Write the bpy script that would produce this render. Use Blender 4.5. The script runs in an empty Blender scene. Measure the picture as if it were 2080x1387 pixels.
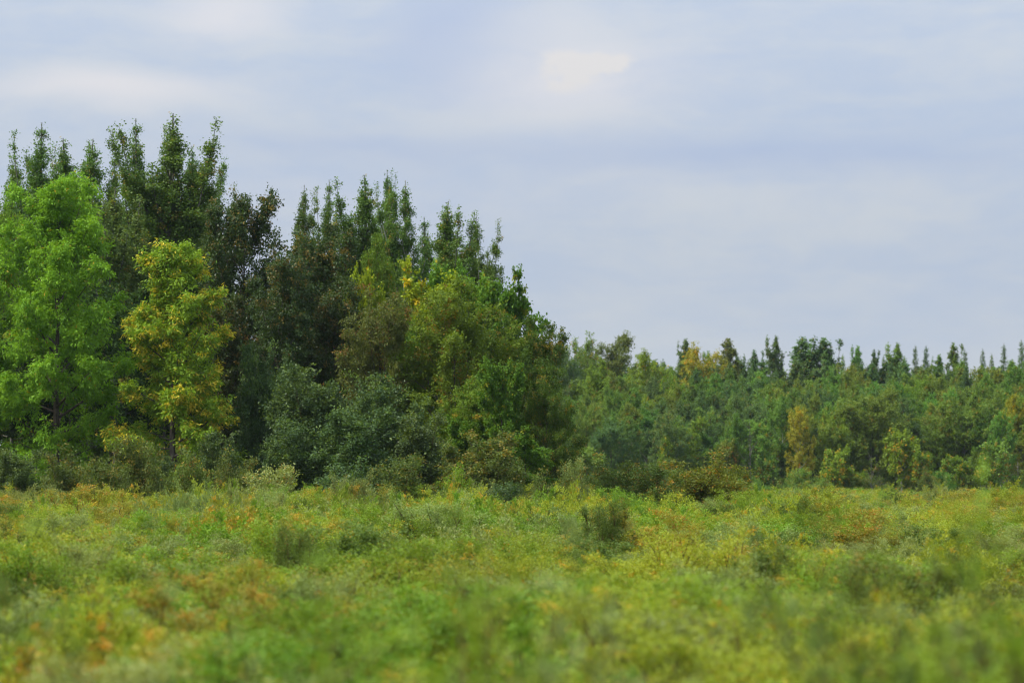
import bpy, math, random
import numpy as np
from math import radians, sin, cos, pi

sc = bpy.context.scene
COL = sc.collection
random.seed(11)

# ------------------------------------------------------------------ camera
# long lens across a shrub meadow: frame 2080 px wide == 8000 px focal length
CAM_H = 2.6
FPX = 8000.0
HORIZON = 984.0
cd = bpy.data.cameras.new('camera')
cam = bpy.data.objects.new('camera', cd)
COL.objects.link(cam)
cd.sensor_width = 36.0
cd.lens = FPX / 2080.0 * 36.0
cd.clip_start = 0.5
cd.clip_end = 20000
cam.location = (0, 0, CAM_H)
cam.rotation_euler = (radians(90) + math.atan((HORIZON - 693.5) / FPX), 0, 0)
cd.dof.use_dof = True
cd.dof.focus_distance = 132.0
cd.dof.aperture_fstop = 2.1
sc.camera = cam

# ------------------------------------------------------------------ sky, sun, exposure
SUN_EL, SUN_AZ = 54.0, -98.0          # azimuth from +Y, clockwise: high on the left
w = bpy.data.worlds.new('World')
sc.world = w
w.use_nodes = True
nt = w.node_tree
nt.nodes.clear()


class NG:
    """small node helper"""
    def __init__(self, nt):
        self.nt = nt

    def n(self, t, **kw):
        nd = self.nt.nodes.new(t)
        for k, v in kw.items():
            setattr(nd, k, v)
        return nd

    def link(self, a, b):
        self.nt.links.new(a, b)

    def put(self, sock, v):
        if hasattr(v, 'is_output'):
            self.nt.links.new(v, sock)
        else:
            sock.default_value = v

    def m(self, op, a, b=0.0, c=0.0, clamp=False):
        nd = self.n('ShaderNodeMath', operation=op, use_clamp=clamp)
        self.put(nd.inputs[0], a)
        self.put(nd.inputs[1], b)
        self.put(nd.inputs[2], c)
        return nd.outputs[0]

    def mix(self, f, a, b, blend='MIX'):
        nd = self.n('ShaderNodeMix', data_type='RGBA', blend_type=blend)
        self.put(nd.inputs[0], f)
        self.put(nd.inputs[6], a)
        self.put(nd.inputs[7], b)
        return nd.outputs[2]

    def noise(self, vec, scale, detail=4.0, rough=0.5, dist=0.0):
        nd = self.n('ShaderNodeTexNoise')
        self.put(nd.inputs['Vector'], vec)
        nd.inputs['Scale'].default_value = scale
        nd.inputs['Detail'].default_value = detail
        nd.inputs['Roughness'].default_value = rough
        nd.inputs['Distortion'].default_value = dist
        return nd.outputs['Fac']

    def smooth(self, v, lo, hi, a=0.0, b=1.0):
        nd = self.n('ShaderNodeMapRange', interpolation_type='SMOOTHSTEP')
        self.put(nd.inputs[0], v)
        for i, x in enumerate((lo, hi, a, b)):
            nd.inputs[i + 1].default_value = x
        return nd.outputs[0]

    def xyz(self, x, y, z=0.0):
        nd = self.n('ShaderNodeCombineXYZ')
        self.put(nd.inputs[0], x)
        self.put(nd.inputs[1], y)
        self.put(nd.inputs[2], z)
        return nd.outputs[0]


g = NG(nt)
out = g.n('ShaderNodeOutputWorld')
bg = g.n('ShaderNodeBackground')
bg.inputs['Strength'].default_value = 0.1
g.link(bg.outputs[0], out.inputs[0])
sky = g.n('ShaderNodeTexSky', sky_type='NISHITA', sun_disc=False)
sky.sun_elevation = radians(SUN_EL)
sky.sun_rotation = radians(SUN_AZ)
sky.air_density = 1.0
sky.dust_density = 1.5
tc = g.n('ShaderNodeTexCoord')
sp = g.n('ShaderNodeSeparateXYZ')
g.link(tc.outputs['Generated'], sp.inputs[0])
X, Y, Z = sp.outputs
DEG = 180 / pi
az = g.m('MULTIPLY', g.m('ARCTAN2', X, Y), DEG)      # degrees round the compass
el = g.m('MULTIPLY', g.m('ARCSINE', Z), DEG)         # degrees up
# cloud deck: soft long bands, thinner and thicker patches
warp = g.noise(g.xyz(g.m('MULTIPLY', az, 0.35), g.m('MULTIPLY', el, 0.8), 3.0), 1.0, 3.0)
elw = g.m('ADD', el, g.m('MULTIPLY', g.m('SUBTRACT', warp, 0.5), 0.9))
bands = g.noise(g.xyz(g.m('MULTIPLY', az, 0.085), g.m('MULTIPLY', elw, 0.72), 0.0), 1.0, 7.0, 0.56)
puffs = g.noise(g.xyz(g.m('MULTIPLY', az, 0.42), g.m('MULTIPLY', elw, 1.0), 7.7), 1.0, 7.0, 0.58)


def patch(a0, e0, ra, re, amp=1.0):
    """a soft thin or thick place in the cloud deck, ragged by the cloud noise"""
    da = g.m('DIVIDE', g.m('SUBTRACT', az, a0), ra)
    de = g.m('DIVIDE', g.m('SUBTRACT', elw, e0), re)
    r2 = g.m('ADD', g.m('MULTIPLY', da, da), g.m('MULTIPLY', de, de))
    return g.m('MULTIPLY', g.m('EXPONENT', g.m('MULTIPLY', r2, -1.0)), amp)


wisp = g.noise(g.xyz(g.m('MULTIPLY', az, 0.9), g.m('MULTIPLY', elw, 2.6), 5.1), 1.0, 8.0, 0.62)
thick = g.smooth(g.m('ADD', g.m('ADD', g.m('MULTIPLY', bands, 0.5), g.m('MULTIPLY', puffs, 0.28)), g.m('MULTIPLY', wisp, 0.22)), 0.39, 0.61)
blue = g.mix(thick, (4.8, 5.65, 7.2, 1), (5.85, 6.35, 7.1, 1))
# darker blue-grey bars of cloud
bars = g.m('ADD', patch(3.6, 4.75, 4.2, 0.34, 0.75), patch(-0.9, 6.5, 1.1, 0.75, 0.8))
bars = g.m('ADD', bars, patch(-2.6, 4.9, 2.2, 0.28, 0.5))
bars = g.m('MINIMUM', g.m('MULTIPLY', bars, g.smooth(puffs, 0.25, 0.6, 0.45, 1.0)), 1.0)
blue = g.mix(bars, blue, (4.15, 5.05, 7.1, 1))
# thin places where the sun bleaches the cloud
thin = g.m('ADD', patch(-5.9, 5.65, 1.7, 0.28, 0.95), patch(-4.2, 6.85, 0.9, 0.4, 0.8))
thin = g.m('ADD', thin, patch(0.9, 5.95, 1.7, 0.7, 0.85))
thin = g.m('ADD', thin, patch(-1.6, 4.2, 5.5, 0.35, 0.22))
thin = g.m('MULTIPLY', thin, g.smooth(puffs, 0.2, 0.62, 0.5, 1.0))
c1 = g.mix(thin, blue, (7.3, 7.25, 7.6, 1))
rag = g.noise(g.xyz(g.m('MULTIPLY', az, 1.7), g.m('MULTIPLY', el, 2.6), 1.3), 1.0, 5.0, 0.55)
hole = g.m('ADD', patch(0.78, 6.08, 0.42, 0.28, 1.1), patch(1.42, 6.18, 0.42, 0.18, 0.95))
hole = g.smooth(g.m('MULTIPLY', hole, g.smooth(rag, 0.34, 0.62, 0.3, 1.25)), 0.22, 0.85)
c2 = g.mix(hole, c1, (7.35, 7.2, 7.25, 1))
# paler, warmer towards the horizon; overcast sky is up to three times brighter overhead
hz = g.smooth(el, 0.0, 4.2, 0.55, 0.0)
c3 = g.mix(hz, c2, (7.0, 7.7, 8.5, 1))
gain = g.m('ADD', 0.74, g.m('MULTIPLY', g.m('MAXIMUM', Z, 0.0), 1.75))     # CIE overcast
c4 = g.n('ShaderNodeVectorMath', operation='SCALE')
g.link(c3, c4.inputs[0])
g.link(gain, c4.inputs['Scale'])
full = g.mix(0.93, sky.outputs[0], c4.outputs[0])
g.link(full, bg.inputs['Color'])

sun = bpy.data.lights.new('sun', 'SUN')
sun.energy = 5.0
sun.angle = radians(11)
sun.color = (1.0, 0.93, 0.82)
so = bpy.data.objects.new('sun', sun)
COL.objects.link(so)
so.location = (-40, -40, 60)
so.rotation_euler = (radians(90 - SUN_EL), 0, radians(-SUN_AZ + 180))

vs = sc.view_settings
vs.view_transform = 'Standard'
vs.look = 'None'
vs.exposure = 0.2
vs.gamma = 1.0
sc.render.engine = 'CYCLES'
cy = sc.cycles
cy.use_denoising = True
cy.filter_width = 1.15
cy.max_bounces = 6
cy.diffuse_bounces = 4
cy.transmission_bounces = 4
cy.glossy_bounces = 1
cy.volume_bounces = 0
cy.caustics_reflective = False
cy.caustics_refractive = False


# ------------------------------------------------------------------ materials
def new_mat(name):
    m = bpy.data.materials.new(name)
    m.use_nodes = True
    m.node_tree.nodes.clear()
    return m, NG(m.node_tree)


GAIN = 1.3


def leaf_mat(name, c0, c1, a0, a1, vary=0.25, trans=0.28, rough=0.5, spec=0.08):
    """leaf colour c0..c1 by leaf, autumn colour a0..a1 where a leaf has turned"""
    c0, c1, a0, a1 = [tuple(v * GAIN for v in c) for c in (c0, c1, a0, a1)]
    m, g = new_mat(name)
    o = g.n('ShaderNodeOutputMaterial')
    t = g.n('ShaderNodeAttribute', attribute_name='tint')
    a = g.n('ShaderNodeAttribute', attribute_name='autumn')
    oi = g.n('ShaderNodeObjectInfo')
    green = g.mix(t.outputs['Fac'], (*c0, 1), (*c1, 1))
    turned = g.mix(t.outputs['Fac'], (*a0, 1), (*a1, 1))
    c = g.mix(a.outputs['Fac'], green, turned)
    hsv = g.n('ShaderNodeHueSaturation')
    r = oi.outputs['Random']
    g.put(hsv.inputs['Hue'], g.m('ADD', 0.5, g.m('MULTIPLY', g.m('SUBTRACT', r, 0.5), -0.05 * vary / 0.25)))
    r2 = g.m('FRACT', g.m('MULTIPLY', r, 17.31))
    g.put(hsv.inputs['Value'], g.m('ADD', 1.0 - vary, g.m('MULTIPLY', r2, 2 * vary)))
    g.put(hsv.inputs['Color'], c)
    pb = g.n('ShaderNodeBsdfPrincipled')
    pb.inputs['Roughness'].default_value = rough
    pb.inputs['Specular IOR Level'].default_value = spec
    g.link(hsv.outputs[0], pb.inputs['Base Color'])
    tr = g.n('ShaderNodeBsdfTranslucent')
    tcol = g.mix(1.0, hsv.outputs[0], (1.6, 1.5, 0.5, 1), 'MULTIPLY')
    g.link(tcol, tr.inputs['Color'])
    mx = g.n('ShaderNodeMixShader')
    mx.inputs[0].default_value = trans
    g.link(pb.outputs[0], mx.inputs[1])
    g.link(tr.outputs[0], mx.inputs[2])
    g.link(mx.outputs[0], o.inputs[0])
    return m


def bark_mat(name, c0, c1, scale=6.0, marks=None):
    m, g = new_mat(name)
    o = g.n('ShaderNodeOutputMaterial')
    t = g.n('ShaderNodeTexCoord')
    mp = g.n('ShaderNodeMapping')
    mp.inputs['Scale'].default_value = (3, 3, 0.6)
    g.link(t.outputs['Object'], mp.inputs[0])
    f = g.noise(mp.outputs[0], scale, 5.0, 0.65)
    c = g.mix(g.smooth(f, 0.3, 0.7), (*c0, 1), (*c1, 1))
    if marks:
        mp2 = g.n('ShaderNodeMapping')
        mp2.inputs['Scale'].default_value = (1, 1, 5)
        g.link(t.outputs['Object'], mp2.inputs[0])
        f2 = g.noise(mp2.outputs[0], 1.6, 3.0, 0.6)
        c = g.mix(g.smooth(f2, 0.58, 0.68), c, (*marks, 1))
    pb = g.n('ShaderNodeBsdfPrincipled')
    pb.inputs['Roughness'].default_value = 0.9
    pb.inputs['Specular IOR Level'].default_value = 0.1
    g.link(c, pb.inputs['Base Color'])
    bp = g.n('ShaderNodeBump')
    bp.inputs['Strength'].default_value = 0.5
    g.link(f, bp.inputs['Height'])
    g.link(bp.outputs[0], pb.inputs['Normal'])
    g.link(pb.outputs[0], o.inputs[0])
    return m


M = {}
YEL, ORG = (0.36, 0.24, 0.020), (0.42, 0.17, 0.014)
BRN0, BRN1 = (0.11, 0.075, 0.020), (0.21, 0.135, 0.030)
M['ash'] = leaf_mat('leaves_ash_green', (0.080, 0.180, 0.015), (0.170, 0.305, 0.023), (0.20, 0.26, 0.02), (0.34, 0.20, 0.02), 0.06)
M['ash_yellow'] = leaf_mat('leaves_ash_turning', (0.100, 0.200, 0.018), (0.205, 0.300, 0.027), (0.40, 0.37, 0.035), (0.58, 0.42, 0.045), 0.05)
M['poplar'] = leaf_mat('leaves_poplar', (0.044, 0.098, 0.020), (0.110, 0.180, 0.034), (0.17, 0.16, 0.035), (0.30, 0.20, 0.05), 0.12, 0.28, 0.45, 0.15)
M['poplar_shaded'] = leaf_mat('leaves_poplar_shaded', (0.018, 0.046, 0.012), (0.048, 0.086, 0.020), (0.12, 0.12, 0.03), (0.2, 0.15, 0.03), 0.12)  # darkened poplar leaves: shade of the under-storey put into the colour
M['poplar_pale'] = leaf_mat('leaves_poplar_pale', (0.070, 0.115, 0.030), (0.14, 0.175, 0.050), (0.22, 0.18, 0.05), (0.32, 0.20, 0.05), 0.14)
M['dark'] = leaf_mat('leaves_dark_olive', (0.020, 0.042, 0.011), (0.062, 0.090, 0.022), BRN0, BRN1, 0.14, 0.25, 0.45, 0.2)
M['olive'] = leaf_mat('leaves_olive', (0.054, 0.114, 0.013), (0.136, 0.206, 0.025), (0.19, 0.15, 0.020), (0.25, 0.15, 0.020), 0.14)
M['brown'] = leaf_mat('leaves_brown_olive', (0.050, 0.078, 0.020), (0.128, 0.148, 0.040), BRN0, (0.24, 0.13, 0.04), 0.10)
M['edge'] = leaf_mat('leaves_dark_willow', (0.026, 0.060, 0.010), (0.080, 0.124, 0.020), (0.17, 0.14, 0.02), (0.23, 0.15, 0.02), 0.10)
M['rust'] = leaf_mat('leaves_rusty_olive', (0.070, 0.100, 0.014), (0.150, 0.165, 0.025), (0.26, 0.16, 0.02), (0.32, 0.15, 0.02), 0.08)
M['lime'] = leaf_mat('leaves_lime', (0.11, 0.19, 0.014), (0.24, 0.28, 0.016), (0.36, 0.30, 0.015), (0.46, 0.30, 0.012), 0.05)
M['maple'] = leaf_mat('leaves_maple', (0.045, 0.112, 0.014), (0.105, 0.190, 0.022), (0.13, 0.2, 0.02), (0.3, 0.26, 0.02), 0.10)
M['blue'] = leaf_mat('leaves_grey_green', (0.026, 0.056, 0.018), (0.074, 0.112, 0.034), (0.08, 0.14, 0.03), (0.13, 0.17, 0.04), 0.14, 0.25, 0.45, 0.15)
M['willowdull'] = leaf_mat('leaves_dull_willow', (0.052, 0.082, 0.020), (0.105, 0.140, 0.036), (0.15, 0.14, 0.03), (0.2, 0.14, 0.03), 0.10)
# meadow shrubs
M['s_yellow'] = leaf_mat('leaves_shrub_yellow_green', (0.148, 0.190, 0.018), (0.260, 0.296, 0.034), (0.34, 0.25, 0.022), (0.36, 0.20, 0.02), 0.14, 0.27)
M['s_grey'] = leaf_mat('leaves_shrub_grey_green', (0.116, 0.162, 0.042), (0.230, 0.272, 0.096), (0.24, 0.22, 0.06), (0.30, 0.18, 0.04), 0.16, 0.24)
M['s_green'] = leaf_mat('leaves_shrub_green', (0.082, 0.162, 0.015), (0.166, 0.246, 0.028), (0.25, 0.21, 0.03), (0.32, 0.17, 0.02), 0.16, 0.27)
M['s_orange'] = leaf_mat('leaves_shrub_orange', (0.148, 0.162, 0.020), (0.238, 0.232, 0.032), (0.34, 0.22, 0.034), (0.39, 0.18, 0.030), 0.12, 0.24)
M['s_dark'] = leaf_mat('leaves_shrub_dark', (0.050, 0.092, 0.016), (0.112, 0.155, 0.034), (0.18, 0.16, 0.03), (0.3, 0.16, 0.03), 0.14, 0.24)
# far wood
M['f_green'] = leaf_mat('leaves_far_green', (0.062, 0.135, 0.024), (0.135, 0.222, 0.040), (0.20, 0.17, 0.03), (0.30, 0.18, 0.03), 0.22)
M['f_olive'] = leaf_mat('leaves_far_olive', (0.080, 0.130, 0.021), (0.158, 0.205, 0.036), (0.20, 0.15, 0.02), (0.28, 0.14, 0.02), 0.20)
M['f_dark'] = leaf_mat('leaves_far_dark', (0.044, 0.096, 0.030), (0.100, 0.155, 0.050), (0.12, 0.12, 0.03), (0.20, 0.12, 0.03), 0.16)
M['f_lime'] = leaf_mat('leaves_far_lime', (0.085, 0.165, 0.018), (0.165, 0.225, 0.026), (0.34, 0.26, 0.02), (0.42, 0.22, 0.02), 0.14)
M['f_gold'] = leaf_mat('leaves_far_gold', (0.15, 0.18, 0.02), (0.28, 0.25, 0.025), (0.50, 0.31, 0.02), (0.55, 0.22, 0.015), 0.10)
M['bark'] = bark_mat('bark_grey_brown', (0.045, 0.036, 0.028), (0.12, 0.10, 0.08))
M['bark_pale'] = bark_mat('bark_pale_poplar', (0.22, 0.21, 0.18), (0.38, 0.36, 0.31), 4.0, (0.05, 0.045, 0.04))
M['bark_mid'] = bark_mat('bark_grey_poplar', (0.09, 0.088, 0.072), (0.19, 0.18, 0.15), 4.0, (0.05, 0.045, 0.04))
M['bark_red'] = bark_mat('bark_red_brown', (0.06, 0.030, 0.018), (0.13, 0.07, 0.04))


# ------------------------------------------------------------------ mesh builders
def norm(v):
    return v / np.maximum(np.linalg.norm(v, axis=-1, keepdims=True), 1e-9)


def quads_mesh(name, V, F, attrs=None, smooth=False):
    me = bpy.data.meshes.new(name)
    nv, nf = len(V), len(F)
    me.vertices.add(nv)
    me.vertices.foreach_set('co', np.ascontiguousarray(V, dtype=np.float32).ravel())
    me.loops.add(nf * 4)
    me.loops.foreach_set('vertex_index', np.ascontiguousarray(F, dtype=np.int32).ravel())
    me.polygons.add(nf)
    me.polygons.foreach_set('loop_start', np.arange(0, nf * 4, 4, dtype=np.int32))
    if smooth:
        me.polygons.foreach_set('use_smooth', np.ones(nf, dtype=bool))
    for k, a in (attrs or {}).items():
        at = me.attributes.new(k, 'FLOAT', 'FACE')
        at.data.foreach_set('value', np.ascontiguousarray(a, dtype=np.float32))
    me.update(calc_edges=True)
    return me


def leaves_mesh(name, pos, ax, nrm, L, W, tint, autumn):
    n = len(pos)
    ax = norm(ax)
    side = norm(np.cross(ax, nrm))
    nn = np.cross(side, ax)
    L = np.asarray(L)[:, None]
    W = np.asarray(W)[:, None]
    V = np.empty((n, 4, 3))
    V[:, 0] = pos
    V[:, 1] = pos + ax * L * 0.45 + side * W * 0.5 + nn * W * 0.14
    V[:, 2] = pos + ax * L - nn * L * 0.08
    V[:, 3] = pos + ax * L * 0.45 - side * W * 0.5 + nn * W * 0.14
    return quads_mesh(name, V.reshape(-1, 3), np.arange(n * 4).reshape(-1, 4), {'tint': tint, 'autumn': autumn})


def tubes_mesh(name, lines):
    """lines: (points Nx3, radii N, sides) -> one mesh of tapered tubes"""
    Vs, Fs, off = [], [], 0
    for P, R, k in lines:
        P = np.asarray(P, float)
        n = len(P)
        T = norm(np.gradient(P, axis=0))
        ref = np.where(np.abs(T[:, 2:3]) > 0.9, np.array([[1.0, 0, 0]]), np.array([[0, 0, 1.0]]))
        A = norm(np.cross(T, ref))
        B = np.cross(T, A)
        th = np.arange(k) * 2 * pi / k
        ring = (P[:, None, :] + (A[:, None, :] * np.cos(th)[None, :, None] + B[:, None, :] * np.sin(th)[None, :, None]) * np.asarray(R)[:, None, None])
        Vs.append(ring.reshape(-1, 3))
        i = np.arange(n - 1)[:, None] * k
        j = np.arange(k)[None, :]
        j2 = (j + 1) % k
        Fs.append((np.stack([i + j, i + j2, i + k + j2, i + k + j], -1) + off).reshape(-1, 4))
        off += n * k
    return quads_mesh(name, np.concatenate(Vs), np.concatenate(Fs), smooth=True)


def rot_about(v, axis, ang):
    c, s = np.cos(ang)[..., None], np.sin(ang)[..., None]
    return v * c + np.cross(axis, v) * s + axis * (np.sum(axis * v, -1, keepdims=True)) * (1 - c)


def rand_dirs(rng, n):
    return norm(rng.normal(size=(n, 3)))


PROFILE = {
    'egg': lambda t: np.sin(np.clip(t, 0, 1) ** 0.75 * pi) ** 0.7 + 0.10,
    'round': lambda t: np.sqrt(np.clip(1 - (2 * t - 0.95) ** 2, 0.06, 1)),
    'spire': lambda t: (1 - t) ** 0.75 * 0.9 + 0.16,
    'column': lambda t: 0.75 * np.clip(1.25 * (1 - t), 0, 1) ** 0.5 + 0.25 * np.sin(t * pi),
    'poplar': lambda t: (1 - t) ** 0.7 * 0.95 + 0.04,
    'ash': lambda t: np.maximum(np.sin(np.clip(t, 0, 1) ** 0.75 * pi) ** 0.7 + 0.08, 0.5 * (t < 0.5)),
    'pyramid': lambda t: np.clip(1.02 - t, 0, 1) ** 0.45 * (0.72 + 0.28 * np.minimum(1, t / 0.2)),
    'cone': lambda t: (1 - t) * 0.95 + 0.05,
    'dome': lambda t: np.sqrt(np.clip(1 - t ** 2.2, 0.04, 1)),
}


def grow_tree(name, seed, H, R, base, prof, n_limbs, e_lo, e_hi, sweep, n_leaves, leaf, droop=0.2,
              twig=0.5, n2=7, n3=5, trunk_r=None, autumn=None, leaders=0, clump=0.55, upright=0.0, point=0.0,
              trunk_sides=8, wob=0.02, ring=1.0, l2max=9.0):
    """returns (trunk mesh, crown mesh): a bole, limbs, branches, twigs and every leaf on its twig"""
    rng = np.random.default_rng(seed)
    trunk_r = trunk_r or H * 0.011
    prof = PROFILE[prof]
    tz = np.linspace(0, 1, 13)
    wobx = np.cumsum(rng.normal(0, wob, 13)) * H * 0.14
    woby = np.cumsum(rng.normal(0, wob, 13)) * H * 0.14
    wobx -= wobx[0]
    woby -= woby[0]
    TP = np.stack([wobx, woby, tz * H * 0.985 - 0.15], 1)
    TR = trunk_r * (1 - tz * 0.93) ** 0.9
    TR[0] *= 1.35
    lines = [(TP, TR, trunk_sides)]
    trunk_at = lambda t: np.stack([np.interp(t, tz, TP[:, i]) for i in range(3)], -1)
    seg_p, seg_d, seg_l, seg_s = [], [], [], []          # branches that carry twigs
    limbs = []
    for i in range(n_limbs):
        u = (i + rng.uniform(0.1, 0.9)) / n_limbs
        t = base + (0.97 - base) * u
        a = i * 2.39996 + rng.normal(0, 0.35)
        L = R * prof(np.array(u)) * rng.uniform(0.78, 1.12)
        e = radians(e_lo + (e_hi - e_lo) * u + rng.normal(0, 7))
        limbs.append((t, a, L / max(cos(e), 0.45), e, radians(sweep + rng.normal(0, 7))))
    for i in range(leaders):
        t = rng.uniform(max(base, 0.30), 0.72)
        a = i * 2.39996 * 1.3 + rng.normal(0, 0.4)
        limbs.append((t, a, (rng.uniform(t + 0.16, 0.99) - t) * H * 1.03, radians(rng.uniform(54, 68)), radians(24)))
    for t, a, L, e, sw in limbs:
        n = 7
        s = np.linspace(0, 1, n)
        ee = np.clip(e + sw * s, -1.2, 1.52)
        aa = a + np.cumsum(rng.normal(0, 0.10, n))
        D = np.stack([np.cos(ee) * np.cos(aa), np.cos(ee) * np.sin(aa), np.sin(ee)], 1)
        P = trunk_at(np.array(t)) + np.concatenate([np.zeros((1, 3)), np.cumsum(D[:-1] * L / (n - 1), axis=0)])
        r0 = min(np.interp(t, tz, TR) * 0.62, 0.012 * L + 0.02)
        lines.append((P, r0 * (1 - s * 0.85), 5))
        k2 = max(3, int(n2 * (0.5 + L / max(R, 0.1) * 0.6)))
        ss = np.sort(rng.uniform(0.16, 1.0, k2))
        for q, s2 in enumerate(ss):
            b = np.array([np.interp(s2, s, P[:, i]) for i in range(3)])
            d = np.array([np.interp(s2, s, D[:, i]) for i in range(3)])
            perp = norm(np.cross(d, rng.normal(size=3)))
            d2 = norm(d * 0.75 + perp * rng.uniform(0.45, 0.95) * (1.0 - 0.5 * s2) + np.array([0, 0, 0.15 + upright]))
            l2 = (0.34 * L * (1.05 - 0.72 * s2) + 0.18) * rng.uniform(0.7, 1.25)
            l2 = min(l2, 0.42 * R + 0.3, l2max * rng.uniform(0.6, 1.1))
            l2 *= 1 + 0.2 * point - 0.8 * point * s2
            mid = b + d2 * l2 * 0.5
            end = b + d2 * l2 + np.array([0, 0, -droop * 0.15 * l2])
            lines.append((np.stack([b, mid, end]), np.array([1, 0.65, 0.2]) * max(r0 * 0.32 * (1.1 - s2), 0.006), 3))
            seg_p.append(b)
            seg_d.append(end - b)
            seg_l.append(l2)
            seg_s.append(s2)
        # the limb end itself
        seg_p.append(P[-2])
        seg_d.append((P[-1] - P[-2]) * 1.15)
        seg_l.append(L / (n - 1))
        seg_s.append(1.0)
    # top of the bole
    for q in (-4, -3, -2):
        seg_p.append(TP[q])
        seg_d.append(TP[q + 1] - TP[q])
        seg_l.append(np.linalg.norm(TP[q + 1] - TP[q]) * 0.9)
        seg_s.append((q + 5) / 3.0)
    SS = np.array(seg_s)
    SP, SD, SL = np.array(seg_p), np.array(seg_d), np.array(seg_l)
    # twigs
    wts = SL / SL.sum()
    K = int(len(SP) * n3)
    si = rng.choice(len(SP), K, p=wts)
    su = rng.uniform(0.08, 1.0, K) ** 0.8
    TB = SP[si] + SD[si] * su[:, None]
    td = norm(norm(SD[si]) * 0.7 + rand_dirs(rng, K) * 0.95 + np.array([0, 0, upright]) - np.array([0, 0, droop * 0.4]))
    tl = twig * rng.uniform(0.45, 1.25, K) * np.clip(1 + 0.25 * point - point * SS[si], 0.25, 2)
    if point:
        tl = tl * np.clip((1.02 - TB[:, 2] / H) * 6, 0.3, 1)
    seg_t = rng.uniform(0, 1, len(SP))[si]
    twig_t = np.clip(0.5 * seg_t + 0.5 * rng.uniform(0, 1, K), 0, 1)
    tip_h = (TB[:, 2]) / H
    rad = np.hypot(TB[:, 0], TB[:, 1]) / max(R, 0.1)
    if autumn:
        pr = autumn(tip_h, rad, seg_t, rng)
    else:
        pr = np.zeros(K)
    aut = (rng.uniform(0, 1, K) < pr).astype(float)
    # leaves
    lw = (tl / twig) * rng.uniform(0.35, 1.3, K) * np.where(seg_t > 0.25, 1, clump)
    ti = rng.choice(K, n_leaves, p=lw / lw.sum())
    lu = rng.uniform(0.05, 1.08, n_leaves)
    p = TB[ti] + td[ti] * (tl[ti] * lu)[:, None] + rng.normal(0, 0.05 * ring + twig * 0.07, (n_leaves, 3))
    ax = norm(td[ti] * 0.55 + rand_dirs(rng, n_leaves) * 0.8 - np.array([0, 0, droop]))
    nr = norm(rand_dirs(rng, n_leaves) * 0.8 + np.array([0, 0, 0.75]))
    sz = rng.uniform(0.65, 1.2, n_leaves)
    tint = np.clip(0.55 * twig_t[ti] + 0.45 * rng.uniform(0, 1, n_leaves), 0, 1)
    au = np.clip(aut[ti] * rng.uniform(0.55, 1.0, n_leaves) + (rng.uniform(0, 1, n_leaves) < 0.012), 0, 1)
    keep = p[:, 2] > 0.1
    htop = float(np.quantile(p[:, 2], 0.9985)) + leaf[0] * 0.5
    rout = float(np.quantile(np.hypot(p[:, 0], p[:, 1]), 0.95))
    cr = leaves_mesh(name + '_crown', p[keep], ax[keep], nr[keep], sz[keep] * leaf[0], sz[keep] * leaf[1], tint[keep], au[keep])
    tr = tubes_mesh(name + '_trunk', lines)
    return htop, rout, tr, cr


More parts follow.
